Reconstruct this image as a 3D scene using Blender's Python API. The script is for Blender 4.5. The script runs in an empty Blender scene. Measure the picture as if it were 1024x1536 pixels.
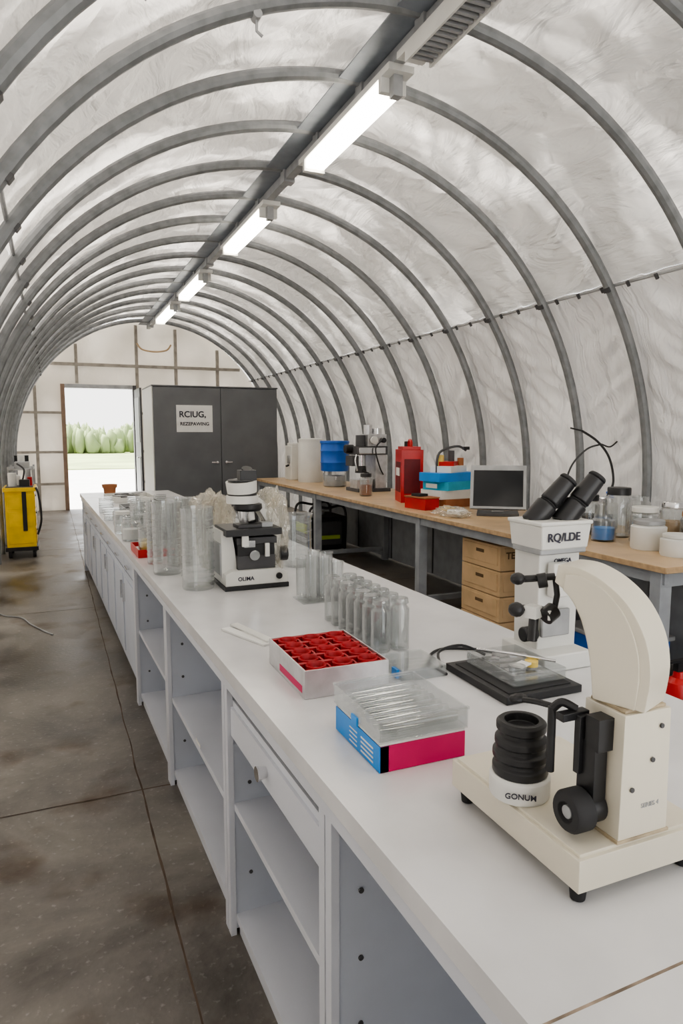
import bpy, bmesh, math, random
from mathutils import Vector, Matrix, noise
random.seed(4)
D2R=math.pi/180
# ---------------------------------------------------------------- materials
def mat(name,col,rough=.5,metal=0,var=.08,scale=8,bump=0,bscale=40,col2=None,coat=0,spec=.5):
    m=bpy.data.materials.new(name); m.use_nodes=True
    nt=m.node_tree; n=nt.nodes; l=nt.links; b=n['Principled BSDF']
    tc=n.new('ShaderNodeTexCoord'); no=n.new('ShaderNodeTexNoise'); no.inputs['Scale'].default_value=scale; no.inputs['Detail'].default_value=5
    l.new(tc.outputs['Object'],no.inputs['Vector'])
    r=n.new('ShaderNodeValToRGB'); c2=col2 or [max(0,c*(1-var*2.2)) for c in col]
    r.color_ramp.elements[0].position=.3; r.color_ramp.elements[1].position=.62
    r.color_ramp.elements[0].color=(*c2,1); r.color_ramp.elements[1].color=(*col,1)
    l.new(no.outputs['Fac'],r.inputs['Fac']); l.new(r.outputs['Color'],b.inputs['Base Color'])
    b.inputs['Roughness'].default_value=rough; b.inputs['Metallic'].default_value=metal
    b.inputs['Coat Weight'].default_value=coat; b.inputs['Specular IOR Level'].default_value=spec
    if bump:
        n2=n.new('ShaderNodeTexNoise'); n2.inputs['Scale'].default_value=bscale; n2.inputs['Detail'].default_value=6
        l.new(tc.outputs['Object'],n2.inputs['Vector'])
        bp=n.new('ShaderNodeBump'); bp.inputs['Strength'].default_value=bump; bp.inputs['Distance'].default_value=.01
        l.new(n2.outputs['Fac'],bp.inputs['Height']); l.new(bp.outputs['Normal'],b.inputs['Normal'])
    return m
def emis(name,col,s):
    m=bpy.data.materials.new(name); m.use_nodes=True; nt=m.node_tree; nt.nodes.clear()
    e=nt.nodes.new('ShaderNodeEmission'); e.inputs[0].default_value=(*col,1); e.inputs[1].default_value=s
    o=nt.nodes.new('ShaderNodeOutputMaterial'); nt.links.new(e.outputs[0],o.inputs[0]); return m
def clear(name,tint=(.96,.97,.97),haze=.05,hazecol=(.78,.81,.83),edge=.38,refl=.8,nscale=14,pwr=2.2,base=.09):
    m=bpy.data.materials.new(name); m.use_nodes=True; nt=m.node_tree; n=nt.nodes; l=nt.links; n.clear()
    t=n.new('ShaderNodeBsdfTransparent'); t.inputs[0].default_value=(*tint,1)
    d=n.new('ShaderNodeBsdfDiffuse'); d.inputs[0].default_value=(*hazecol,1)
    tr=n.new('ShaderNodeBsdfTranslucent'); tr.inputs[0].default_value=(*hazecol,1)
    g=n.new('ShaderNodeBsdfGlossy'); g.inputs['Roughness'].default_value=.05
    md=n.new('ShaderNodeMixShader'); md.inputs[0].default_value=.5; l.new(d.outputs[0],md.inputs[1]); l.new(tr.outputs[0],md.inputs[2])
    lw=n.new('ShaderNodeLayerWeight'); lw.inputs[0].default_value=.5
    pw=n.new('ShaderNodeMath'); pw.operation='POWER'; l.new(lw.outputs['Facing'],pw.inputs[0]); pw.inputs[1].default_value=pwr
    no=n.new('ShaderNodeTexNoise'); no.inputs['Scale'].default_value=nscale; no.inputs['Detail'].default_value=4
    mu=n.new('ShaderNodeMath'); mu.operation='MULTIPLY_ADD'; l.new(pw.outputs[0],mu.inputs[0]); mu.inputs[1].default_value=edge
    mm=n.new('ShaderNodeMath'); mm.operation='MULTIPLY'; l.new(no.outputs['Fac'],mm.inputs[0]); mm.inputs[1].default_value=haze*2
    l.new(mm.outputs[0],mu.inputs[2])
    m1=n.new('ShaderNodeMixShader'); l.new(mu.outputs[0],m1.inputs[0]); l.new(t.outputs[0],m1.inputs[1]); l.new(md.outputs[0],m1.inputs[2])
    ma=n.new('ShaderNodeMath'); ma.operation='MULTIPLY_ADD'; l.new(pw.outputs[0],ma.inputs[0]); ma.inputs[1].default_value=refl; ma.inputs[2].default_value=base
    m2=n.new('ShaderNodeMixShader'); l.new(ma.outputs[0],m2.inputs[0]); l.new(m1.outputs[0],m2.inputs[1]); l.new(g.outputs[0],m2.inputs[2])
    o=n.new('ShaderNodeOutputMaterial'); l.new(m2.outputs[0],o.inputs[0]); return m
def cover_mat(name,col,t0,t1,streak=1.0,sx=(1,1,1),mx_s=(1,1,1),lo=.42,hi=.72,tcol=(.94,.88,.80)):
    """plastic sheet: reflective film mixed with translucency whose noise puts in glowing light streaks besides film thickness and dirt"""
    m=bpy.data.materials.new(name); m.use_nodes=True; nt=m.node_tree; n=nt.nodes; l=nt.links; b=n['Principled BSDF']
    tc=n.new('ShaderNodeTexCoord')
    mp=n.new('ShaderNodeMapping'); mp.inputs['Scale'].default_value=sx; mp.inputs['Rotation'].default_value=(.5,.3,.4)
    l.new(tc.outputs['Object'],mp.inputs[0])
    no=n.new('ShaderNodeTexNoise'); no.inputs['Scale'].default_value=2.6; no.inputs['Detail'].default_value=5; no.inputs['Distortion'].default_value=.8
    l.new(mp.outputs[0],no.inputs[0])
    bp=n.new('ShaderNodeBump'); bp.inputs['Strength'].default_value=1.0*streak; bp.inputs['Distance'].default_value=.12
    l.new(no.outputs['Fac'],bp.inputs['Height'])
    n2=n.new('ShaderNodeTexNoise'); n2.inputs['Scale'].default_value=1.3; n2.inputs['Detail'].default_value=4; l.new(tc.outputs['Object'],n2.inputs[0])
    r=n.new('ShaderNodeValToRGB'); r.color_ramp.elements[0].position=.35; r.color_ramp.elements[1].position=.65
    r.color_ramp.elements[0].color=(*[c*.90 for c in col],1); r.color_ramp.elements[1].color=(*col,1)
    l.new(n2.outputs['Fac'],r.inputs[0]); l.new(r.outputs[0],b.inputs['Base Color']); b.inputs['Roughness'].default_value=.36
    t=n.new('ShaderNodeBsdfTranslucent'); t.inputs[0].default_value=(*tcol,1); l.new(bp.outputs[0],t.inputs['Normal']); l.new(bp.outputs[0],b.inputs['Normal'])
    mp2=n.new('ShaderNodeMapping'); mp2.inputs['Scale'].default_value=mx_s; mp2.inputs['Rotation'].default_value=(0,.2,.35); l.new(tc.outputs['Object'],mp2.inputs[0])
    n3=n.new('ShaderNodeTexNoise'); n3.inputs['Scale'].default_value=1.0; n3.inputs['Detail'].default_value=5; n3.inputs['Roughness'].default_value=.5; l.new(mp2.outputs[0],n3.inputs[0])
    mr=n.new('ShaderNodeMapRange'); mr.inputs[1].default_value=lo; mr.inputs[2].default_value=hi; mr.inputs[3].default_value=t0; mr.inputs[4].default_value=t1; l.new(n3.outputs['Fac'],mr.inputs[0])  # stretched noise mask puts glowing light streaks into the sheet's translucency
    mx=n.new('ShaderNodeMixShader'); l.new(mr.outputs[0],mx.inputs[0])
    l.new(b.outputs[0],mx.inputs[1]); l.new(t.outputs[0],mx.inputs[2]); l.new(mx.outputs[0],n['Material Output'].inputs[0]); return m

WHT=mat('bench_white',(.66,.68,.74),.35,var=.03,scale=3,bump=.03)
TOPW=mat('bench_top_white',(.73,.73,.74),.22,var=.07,scale=4)
CAB=mat('cabinet_bluewhite',(.57,.61,.69),.42,var=.05,scale=3)
STEEL=mat('rib_steel',(.25,.26,.27),.5,.25,var=.12,scale=12)
GALV=mat('galvanised',(.42,.43,.44),.5,.4,var=.12)
GIRT=mat('girt_weathered',(.36,.33,.29),.6,.1,var=.15)
LOCK=mat('locker_grey',(.13,.135,.143),.42,var=.08,scale=3)
PANEL=mat('knee_panel',(.34,.36,.385),.6,var=.1)
WOOD=mat('ply_top',(.60,.43,.26),.38,var=.12,scale=5)
WOODE=mat('ply_edge',(.55,.38,.22),.6,var=.15,scale=20)
CREAM=mat('cream_enamel',(.70,.655,.545),.30,var=.03,scale=5,coat=.3)
CREAMD=mat('cream_enamel_worn',(.50,.41,.28),.5,var=.2,scale=30)
BLACK=mat('black_plastic',(.018,.018,.020),.38,var=.1)
RUBB=mat('black_rubber',(.025,.025,.027),.7)
DGREY=mat('dark_grey',(.08,.08,.085),.5)
CHROME=mat('chrome',(.75,.75,.76),.2,1,var=.04)
ALU=mat('brushed_alu',(.66,.66,.67),.36,.85,var=.08,scale=20)
WPL=mat('white_plastic',(.72,.72,.69),.4,var=.03)
PAPER=mat('paper_white',(.78,.78,.76),.8,var=.03)
RED=mat('red_foam',(.40,.008,.014),.5,var=.1,scale=20)
REDD=mat('dark_red',(.16,.004,.008),.5,var=.1,scale=20)
REDP=mat('red_plastic',(.52,.015,.015),.35,var=.1)
PINK=mat('magenta_card',(.60,.008,.12),.45,var=.06)
BLUE=mat('blue_card',(.02,.26,.72),.4,var=.08)
BLUED=mat('blue_drum',(.015,.13,.55),.35,var=.08)
TEAL=mat('teal_card',(.03,.42,.62),.45)
CARD=mat('cardboard',(.66,.46,.26),.75,var=.08,scale=6)
CARDD=mat('cardboard_dark',(.16,.10,.05),.8)
YEL=mat('yellow_paint',(.90,.60,.02),.4,var=.08)
BROWN=mat('brown_clay',(.38,.15,.06),.7,var=.1)
FRAMEB=mat('door_frame_brown',(.26,.18,.13),.7,var=.1)
RUST=mat('joint_brown',(.12,.085,.06),.85,var=.3)
SEAM=mat('bench_seam',(.38,.30,.23),.7,var=.3,scale=20)
INK=mat('ink',(.03,.03,.05),.6)
SCREEN=mat('screen_glass',(.02,.022,.025),.12,var=.02)
HEDGE=mat('hedge_leaf',(.30,.37,.18),.95,var=.15,scale=.6)
GRASS=mat('dry_grass',(.42,.50,.22),.9,var=.2,scale=.3)
GRAVEL=mat('gravel',(.80,.79,.76),.9,var=.05,scale=1)
YLIQ=mat('yellow_contents',(.78,.58,.15),.5)
YGR=mat('hazard_green',(.45,.60,.05),.4)
LAMP=emis('tube_light',(1,.92,.78),44)
GLASS=clear('clear_glass',haze=.03)
TUBEG=clear('clear_plastic',haze=.055)
LIDG=clear('lid_plastic',haze=.08,edge=.25,refl=.45)
BAG=clear('bag_plastic',tint=(.99,.98,.96),haze=.22,hazecol=(.90,.87,.78),edge=.45,refl=.5,nscale=9,pwr=2.5,base=.08)
ROOF=cover_mat('roof_sheet',(.66,.66,.65),.06,.36,1.1,(1.2,.55,2.2),(.8,2.4,.8),.48,.78)
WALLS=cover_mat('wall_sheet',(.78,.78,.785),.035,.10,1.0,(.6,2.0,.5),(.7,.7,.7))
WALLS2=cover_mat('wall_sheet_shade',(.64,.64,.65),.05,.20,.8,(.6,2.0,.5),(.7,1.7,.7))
GABLE=cover_mat('gable_sheet',(.76,.70,.60),.05,.12,.2)
RIDGE=mat('ridge_panel',(.24,.265,.30),.5,.3,var=.1)

# ---------------------------------------------------------------- builder
class B:
    """collects geometry in one bmesh; faces carry material slot+1 until done() (0 marks a face not yet assigned)"""
    def __init__(s,name): s.name=name; s.bm=bmesh.new(); s.mats=[]
    def mi(s,m):
        if m not in s.mats: s.mats.append(m)
        return s.mats.index(m)
    def _set(s,f0,m):
        i=s.mi(m)+1
        for f in s.bm.faces:
            if f.material_index==0: f.material_index=i
    def box(s,c,sz,m,rz=0,rx=0,ry=0,taper=None):
        M=Matrix.Translation(c)@Matrix.Rotation(rz,4,'Z')@Matrix.Rotation(ry,4,'Y')@Matrix.Rotation(rx,4,'X')
        vs=[]
        for dx,dy,dz in ((-.5,-.5,-.5),(.5,-.5,-.5),(.5,.5,-.5),(-.5,.5,-.5),(-.5,-.5,.5),(.5,-.5,.5),(.5,.5,.5),(-.5,.5,.5)):
            k=1 if (taper is None or dz<0) else taper
            vs.append(s.bm.verts.new(M@Vector((dx*sz[0]*k,dy*sz[1]*k,dz*sz[2]))))
        i=s.mi(m)+1
        for q in ((3,2,1,0),(4,5,6,7),(0,1,5,4),(1,2,6,5),(2,3,7,6),(3,0,4,7)): s.bm.faces.new([vs[k] for k in q]).material_index=i
        return s
    def bx(s,x0,x1,y0,y1,z0,z1,m): return s.box(((x0+x1)/2,(y0+y1)/2,(z0+z1)/2),(abs(x1-x0),abs(y1-y0),abs(z1-z0)),m)
    def cyl(s,p0,p1,r0,m,r1=None,seg=24):
        p0=Vector(p0);p1=Vector(p1);d=(p1-p0).normalized(); r1=r0 if r1 is None else r1
        u=d.orthogonal().normalized(); w=d.cross(u); i=s.mi(m)+1
        A=[s.bm.verts.new(p0+(u*math.cos(2*math.pi*k/seg)+w*math.sin(2*math.pi*k/seg))*r0) for k in range(seg)]
        C=[s.bm.verts.new(p1+(u*math.cos(2*math.pi*k/seg)+w*math.sin(2*math.pi*k/seg))*r1) for k in range(seg)]
        s.bm.faces.new(A[::-1]).material_index=i; s.bm.faces.new(C).material_index=i
        for k in range(seg):
            j=(k+1)%seg; s.bm.faces.new((A[k],A[j],C[j],C[k])).material_index=i
        return s
    def lathe(s,prof,c,m,seg=32,M=None):
        c=Vector(c); rings=[]; ii=s.mi(m)+1
        for r,z in prof:
            ring=[]
            for i in range(seg):
                a=2*math.pi*i/seg; p=Vector((max(r,1e-4)*math.cos(a),max(r,1e-4)*math.sin(a),z))
                if M: p=M@p
                ring.append(s.bm.verts.new(p+c))
            rings.append(ring)
        for a,b in zip(rings,rings[1:]):
            for i in range(seg):
                j=(i+1)%seg; s.bm.faces.new((a[i],a[j],b[j],b[i])).material_index=ii
        return s
    def tube(s,pts,r,m,seg=8):
        pts=[Vector(p) for p in pts]; rings=[]; ref=None; ii=s.mi(m)+1
        for i,p in enumerate(pts):
            t=(pts[min(i+1,len(pts)-1)]-pts[max(i-1,0)]).normalized()
            if ref is None: ref=t.orthogonal().normalized()
            ref=(ref-t*ref.dot(t)).normalized(); b=t.cross(ref)
            rr=r[i] if isinstance(r,(list,tuple)) else r
            rings.append([s.bm.verts.new(p+(ref*math.cos(2*math.pi*k/seg)+b*math.sin(2*math.pi*k/seg))*rr) for k in range(seg)])
        for a,b in zip(rings,rings[1:]):
            for i in range(seg):
                j=(i+1)%seg; s.bm.faces.new((a[i],a[j],b[j],b[i])).material_index=ii
        s.bm.faces.new(rings[0][::-1]).material_index=ii; s.bm.faces.new(rings[-1]).material_index=ii; return s
    def prism(s,pts,o,u,w,thick,m):
        o=Vector(o);u=Vector(u).normalized();w=Vector(w).normalized(); nrm=u.cross(w); ii=s.mi(m)+1
        A=[s.bm.verts.new(o+u*a+w*b-nrm*thick/2) for a,b in pts]; C=[s.bm.verts.new(o+u*a+w*b+nrm*thick/2) for a,b in pts]
        s.bm.faces.new(A[::-1]).material_index=ii; s.bm.faces.new(C).material_index=ii
        for i in range(len(pts)):
            j=(i+1)%len(pts); s.bm.faces.new((A[i],A[j],C[j],C[i])).material_index=ii
        return s
    def text(s,t,M,size,m,ex=.001,bold=0):
        cu=bpy.data.curves.new('t','FONT'); cu.body=t; cu.size=size; cu.extrude=ex; cu.align_x='CENTER'; cu.align_y='CENTER'; cu.offset=bold
        ob=bpy.data.objects.new('t',cu); bpy.context.scene.collection.objects.link(ob)
        bpy.context.view_layer.update()
        me=bpy.data.meshes.new_from_object(ob.evaluated_get(bpy.context.evaluated_depsgraph_get()))
        me.transform(M); s.bm.from_mesh(me); i=s.mi(m)+1
        for f in s.bm.faces: f.material_index=i
        bpy.data.objects.remove(ob); bpy.data.curves.remove(cu); bpy.data.meshes.remove(me); return s
    def blob(s,c,rad,m,amp=.25,fr=3,sub=4,seed=0,flat=None,crease=.35):
        r=bmesh.ops.create_icosphere(s.bm,subdivisions=sub,radius=1)
        for v in r['verts']:
            p=v.co.copy(); n1=noise.noise(p*fr+Vector((seed,seed*2,0)))+.5*noise.noise(p*fr*2.3+Vector((0,seed,seed)))
            rid=1-abs(noise.noise(p*fr*1.7+Vector((seed,9,3))))*3
            k=1+amp*n1+amp*crease*rid
            q=Vector((p.x*rad[0]*k,p.y*rad[1]*k,p.z*rad[2]*k))+Vector(c)
            if flat is not None and q.z<flat: q.z=flat
            v.co=q
        s._set(0,m); return s
    def done(s,loc=(0,0,0),rz=0,bevel=0,ang=35,parent=None):
        bm=s.bm
        for f in bm.faces: f.material_index=max(0,f.material_index-1)
        bmesh.ops.recalc_face_normals(bm,faces=bm.faces[:])
        for f in bm.faces: f.smooth=True
        for e in bm.edges:
            if len(e.link_faces)==2 and e.calc_face_angle(0)>ang*D2R: e.smooth=False
        me=bpy.data.meshes.new(s.name); bm.to_mesh(me); bm.free()
        for m in s.mats: me.materials.append(m)
        ob=bpy.data.objects.new(s.name,me); bpy.context.scene.collection.objects.link(ob)
        ob.location=loc; ob.rotation_euler=(0,0,rz)
        if bevel:
            md=ob.modifiers.new('bevel','BEVEL'); md.width=bevel; md.segments=2; md.limit_method='ANGLE'; md.angle_limit=40*D2R
        if parent: ob.parent=parent
        return ob
def smooth(pts,n=6):
    P=[Vector(p) for p in pts]; out=[]
    for i in range(len(P)-1):
        a=P[max(i-1,0)];b=P[i];c=P[i+1];d=P[min(i+2,len(P)-1)]
        for k in range(n):
            t=k/n; out.append(.5*((2*b)+(c-a)*t+(2*a-5*b+4*c-d)*t*t+(3*b-a-3*c+d)*t**3))
    out.append(P[-1]); return out
def label(name,t,M,size,parent,m=None,bold=0,ex=.0006):
    b=B(name); b.text(t,M,size,m or INK,ex,bold); ob=b.done()
    ob.parent=parent; bpy.context.view_layer.update(); ob.matrix_parent_inverse=parent.matrix_world.inverted(); return ob
RX90=Matrix.Rotation(math.pi/2,4,'X')

# ---------------------------------------------------------------- shell
XC,HW,HB,ZS=2.0,2.65,2.77,1.1
Y0,Y1=-2.08,15.2
RSP=.8; RIBS=[3.52+RSP*k for k in range(-7,15)]
def arch(a,off=0):
    x,z=HW*math.cos(a),HB*math.sin(a)
    nx,nz=math.cos(a)/HW,math.sin(a)/HB; L=math.hypot(nx,nz)
    return Vector((XC+x+nx/L*off,0,ZS+z+nz/L*off))
PHI=36*D2R
def sheet(name,prof,m,amp,bill):
    bm=bmesh.new(); ny=int((Y1-Y0)/.035); rows=[]
    for j in range(ny+1):
        y=Y0+(Y1-Y0)*j/ny; fr=((y-3.52)/RSP)%1; bay=math.floor((y-3.52)/RSP); row=[]
        for (p,nr,s) in prof:
            sl=1.0 if (bay%3!=1) else -.8
            w=.8*noise.noise(Vector((y*1.3+s*.6*sl,s*3.2-y*2.2*sl,bay*.37)))+.8*noise.noise(Vector((y*2.5+s*1.1,s*8.5-y*6.5*sl,3+bay)))
            w+=.40*noise.noise(Vector((y*3,s*17-y*12*sl,9+bay*2)))
            rid=(1-abs(noise.noise(Vector((s*2.8-y*3.4*sl,y*.8+s*.4,bay*1.7))))*3.2)
            tn=math.sin(math.pi*fr)
            d=bill*tn+amp*(w+.45*max(rid,-.6))*(.3+.7*tn)
            q=p+nr*max(d,-.034); row.append(bm.verts.new((q.x,y,max(q.z,0))))
        rows.append(row)
    for a,b in zip(rows,rows[1:]):
        for i in range(len(a)-1):
            f=bm.faces.new((a[i],a[i+1],b[i+1],b[i])); f.smooth=True
    me=bpy.data.meshes.new(name); bm.to_mesh(me); bm.free(); me.materials.append(m)
    ob=bpy.data.objects.new(name,me); bpy.context.scene.collection.objects.link(ob); return ob
def aprof(a0,a1,n,off=.08):
    return [(arch(a0+(a1-a0)*i/n,off),arch(a0+(a1-a0)*i/n,1)-arch(a0+(a1-a0)*i/n,0),(a0+(a1-a0)*i/n)*2.7) for i in range(n+1)]
sheet('ceiling',aprof(PHI,math.pi-PHI,140),ROOF,.058,.02)
def low(sg): return [(Vector((XC+sg*(HW+.08),0,z)),Vector((sg,0,0)),z-1.1) for z in [.05*k for k in range(22)]]
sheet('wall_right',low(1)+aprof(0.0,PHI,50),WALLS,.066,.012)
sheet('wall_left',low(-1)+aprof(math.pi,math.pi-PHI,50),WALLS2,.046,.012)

def gable(name,y,door,m):
    b=B(name); bm=b.bm; N=60; xs=[XC-HW-.07+(2*HW+.14)*i/N for i in range(N+1)]
    x0,x1,zt=door; xs=sorted([x for x in xs if abs(x-x0)>.03 and abs(x-x1)>.03]+[x0,x1])
    def top(x):
        k=max(0,1-((x-XC)/(HW+.075))**2); return ZS+(HB+.075)*math.sqrt(k)
    for a,c in zip(xs,xs[1:]):
        zb=zt if (a>=x0-1e-6 and c<=x1+1e-6) else 0
        bm.faces.new([bm.verts.new(p) for p in ((a,y,zb),(c,y,zb),(c,y,max(top(c),zb+.01)),(a,y,max(top(a),zb+.01)))])
    bmesh.ops.remove_doubles(bm,verts=bm.verts[:],dist=.001); b._set(0,m)
    return b
DX0,DX1,DZ=.31,1.64,2.5
gable('wall_back',Y1+.01,(DX0,DX1,DZ),GABLE).done()
gable('wall_front',Y0-.01,(.4,3.6,3.0),GABLE).done()  # unseen end behind the camera; wide opening added to let daylight in
b=B('trim_gable')
def gtop(x): return ZS+HB*math.sqrt(max(0,1-((x-XC)/HW)**2))
for x in (-.25,1.55+.19,2.55,3.45,4.2): b.bx(x-.03,x+.03,Y1-.09,Y1-.02,0,gtop(x)-.03,GIRT)
b.bx(.52,.58,Y1-.09,Y1-.02,DZ+.1,gtop(.55)-.03,GIRT)
z=2.98; h=HW*math.sqrt(1-((z-ZS)/HB)**2); b.bx(XC-h,XC+h,Y1-.10,Y1-.03,z-.03,z+.03,GIRT)
for z in (.55,1.2,2.0):
    h=HW*math.sqrt(1-(max(z-ZS,0)/HB)**2)-.02; b.bx(XC-h,DX0-.08,Y1-.08,Y1-.03,z-.025,z+.025,GIRT); b.bx(DX1+.1,XC+h,Y1-.08,Y1-.03,z-.025,z+.025,GIRT)
b.tube(smooth([(1.75,Y1-.12,3.45),(1.85,Y1-.13,3.33),(2.1,Y1-.13,3.29),(2.35,Y1-.13,3.33),(2.45,Y1-.12,3.45)]),.018,WOOD)
b.done()
b=B('trim_door_frame')
b.bx(DX0-.08,DX0,Y1-.10,Y1+.08,0,DZ+.08,FRAMEB); b.bx(DX1,DX1+.07,Y1-.10,Y1+.08,0,DZ+.08,DGREY); b.bx(DX0,DX1,Y1-.1,Y1+.08,DZ,DZ+.08,GALV)
b.done(bevel=.004)
b=B('door_1'); b.bx(1.66,1.70,14.15,15.08,.02,2.48,DGREY); b.cyl((1.66,14.25,1.1),(1.60,14.25,1.1),.012,CHROME); b.bx(1.59,1.61,14.2,14.36,1.09,1.11,CHROME)
b.bx(1.65,1.66,14.25,14.98,.3,1.1,LOCK); b.bx(1.65,1.66,14.25,14.98,1.4,2.3,LOCK); b.done(bevel=.003)

# ribs
b=B('arch_rib_frame')
for y in RIBS:
    if y>Y1-.05: continue
    pts=[(XC+HW,y,0.0),(XC+HW,y,.55)]+[tuple(arch(math.pi*i/56)+Vector((0,y,0))) for i in range(57)]+[(XC-HW,y,.55),(XC-HW,y,0)]
    b.tube(pts,.040,STEEL,10)
    for a in (PHI,math.pi-PHI):
        p=arch(a,-.03)+Vector((0,y,0)); b.box(p,(.03,.06,.04),DGREY,ry=-a)
for a in (PHI,math.pi-PHI):
    p=arch(a,.03); b.tube([(p.x,Y0,p.z),(p.x,Y1-.04,p.z)],.013,GALV,8)
p=arch(PHI,.0)
y=-1.8
while y<15: b.box((p.x+.01,y,p.z),(.018,.02,.045),DGREY,ry=-PHI); y+=.27
for (a,y) in ((2.25,2.72),(1.95,3.52)):
    p=arch(a,-.04)+Vector((0,y,0)); b.cyl(p-Vector((0,.03,0)),p+Vector((0,.03,0)),.022,GALV); b.tube([p,p+Vector((0,0,-.07)),p+Vector((.03,0,-.09))],.008,GALV)
b.done()
b=B('ridge_beam')
b.bx(XC-.035,XC+.035,Y0,Y1-.05,3.76,3.83,GALV)
b.bx(XC-.20,XC+.05,Y0,Y1-.05,3.838,3.846,RIDGE)
for y in RIBS:
    if y<Y1-.1: b.bx(XC-.05,XC+.05,y-.05,y+.05,3.74,3.85,GALV)
b.done()
def fixture(y0,y1,on=True):
    b=B('ceiling_strip_light'); x=XC+.02
    b.bx(x-.085,x+.085,y0-.1,y1+.1,3.72,3.76,WPL)
    if on:
        b.bx(x-.072,x+.072,y0+.05,y1-.05,3.655,3.72,LAMP)
        for yy in (y0+.02,y1-.02): b.bx(x-.085,x+.085,yy-.02,yy+.02,3.635,3.72,WPL)
        b.bx(x-.03,x+.03,y0-.06,y0-.0,3.60,3.72,GALV)
    else:
        k=y0+.05
        while k<y1-.04: b.bx(x-.07,x+.07,k,k+.02,3.67,3.70,GALV); k+=.05
        b.bx(x-.085,x-.072,y0,y1,3.66,3.72,WPL); b.bx(x+.072,x+.085,y0,y1,3.66,3.72,WPL)
    b.done()
fixture(2.3,3.65,False)
for a,c in ((3.95,5.35),(6.55,8.1),(9.5,11.1),(11.9,13.6)): fixture(a,c)
fixture(-.6,.9)

# floor
m=bpy.data.materials.new('concrete_floor'); m.use_nodes=True; nt=m.node_tree; n=nt.nodes; l=nt.links; bs=n['Principled BSDF']
tc=n.new('ShaderNodeTexCoord'); a=n.new('ShaderNodeTexNoise'); a.inputs['Scale'].default_value=1.1; a.inputs['Detail'].default_value=9; a.inputs['Roughness'].default_value=.66; a.inputs['Distortion'].default_value=.3
l.new(tc.outputs['Object'],a.inputs[0]); r=n.new('ShaderNodeValToRGB'); e=r.color_ramp.elements
e[0].position=.36; e[0].color=(.062,.055,.048,1); e[1].position=.66; e[1].color=(.28,.258,.23,1)
x=r.color_ramp.elements.new(.5); x.color=(.160,.146,.130,1); l.new(a.outputs['Fac'],r.inputs[0])
sp=n.new('ShaderNodeTexNoise'); sp.inputs['Scale'].default_value=45; sp.inputs['Detail'].default_value=6; l.new(tc.outputs['Object'],sp.inputs[0])
r2=n.new('ShaderNodeValToRGB'); r2.color_ramp.elements[0].position=.60; r2.color_ramp.elements[0].color=(0,0,0,1); r2.color_ramp.elements[1].position=.75; r2.color_ramp.elements[1].color=(.22,.22,.22,1); l.new(sp.outputs['Fac'],r2.inputs[0])
st=n.new('ShaderNodeTexNoise'); st.inputs['Scale'].default_value=2.6; st.inputs['Detail'].default_value=4; l.new(tc.outputs['Object'],st.inputs[0])
r3=n.new('ShaderNodeValToRGB'); r3.color_ramp.elements[0].position=.55; r3.color_ramp.elements[0].color=(1,1,1,1); r3.color_ramp.elements[1].position=.70; r3.color_ramp.elements[1].color=(.5,.38,.28,1); l.new(st.outputs['Fac'],r3.inputs[0])
ad=n.new('ShaderNodeMixRGB'); ad.blend_type='ADD'; ad.inputs[0].default_value=.5; l.new(r.outputs[0],ad.inputs[1]); l.new(r2.outputs[0],ad.inputs[2])
mu=n.new('ShaderNodeMixRGB'); mu.blend_type='MULTIPLY'; mu.inputs[0].default_value=1; l.new(ad.outputs[0],mu.inputs[1]); l.new(r3.outputs[0],mu.inputs[2]); l.new(mu.outputs[0],bs.inputs['Base Color'])
rr=n.new('ShaderNodeMapRange'); rr.inputs[1].default_value=.36; rr.inputs[2].default_value=.64; rr.inputs[3].default_value=.28; rr.inputs[4].default_value=.6; l.new(a.outputs['Fac'],rr.inputs[0]); l.new(rr.outputs[0],bs.inputs['Roughness'])
bp=n.new('ShaderNodeBump'); bp.inputs['Strength'].default_value=.15; bp.inputs['Distance'].default_value=.01; l.new(sp.outputs['Fac'],bp.inputs['Height']); l.new(bp.outputs[0],bs.inputs['Normal'])
FLOOR=m
b=B('floor'); b.bx(XC-HW-.09,XC+HW+.09,Y0,Y1+.1,-.1,0,FLOOR); b.done()
b=B('trim_floor_joints')
def crack(p0,p1,w,seed):
    n_=int((Vector(p1)-Vector(p0)).length/.06); d=(Vector(p1)-Vector(p0)); pr=Vector((-d.y,d.x,0)).normalized(); L=[];R=[]
    for i in range(n_+1):
        p=Vector(p0)+d*i/n_; o=noise.noise(Vector((i*.21,seed,0)))*.008; ww=w*(.6+.9*abs(noise.noise(Vector((i*.3,seed,7)))))
        L.append(b.bm.verts.new(p+pr*(o+ww))); R.append(b.bm.verts.new(p+pr*(o-ww)))
    for i in range(n_): b.bm.faces.new((L[i],R[i],R[i+1],L[i+1]))
    b._set(0,RUST)
crack((.306,Y0,.0012),(.306,Y1,.0012),.0045,1)
for k,y in enumerate((-.5,3.0,6.49,10,13.5)): crack((XC-HW,y,.0014),(XC+HW,y,.0014),.005,k+2)
b.done()
b=B('ground_outside'); b.bx(-60,60,-30,140,-.16,-.11,GRAVEL); b.done()
b=B('lawn_outside'); b.bx(-60,60,34,130,-.11,-.06,GRASS); b.done()
b=B('hedge_outside')   # ragged scrub line: rows of narrow leafy tufts
for i in range(620):
    x=-14+i*.056+random.uniform(-.3,.3); y=64+random.uniform(-5,5)
    hgt=1.9+.5*noise.noise(Vector((x*.3,y*.1,2)))+random.uniform(-.45,.45)
    b.blob((x,y,hgt*.4),(random.uniform(.22,.5),.4,hgt*.6),HEDGE,.5,2.5,2,i,flat=-.06)
b.done(ang=180)

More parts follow.
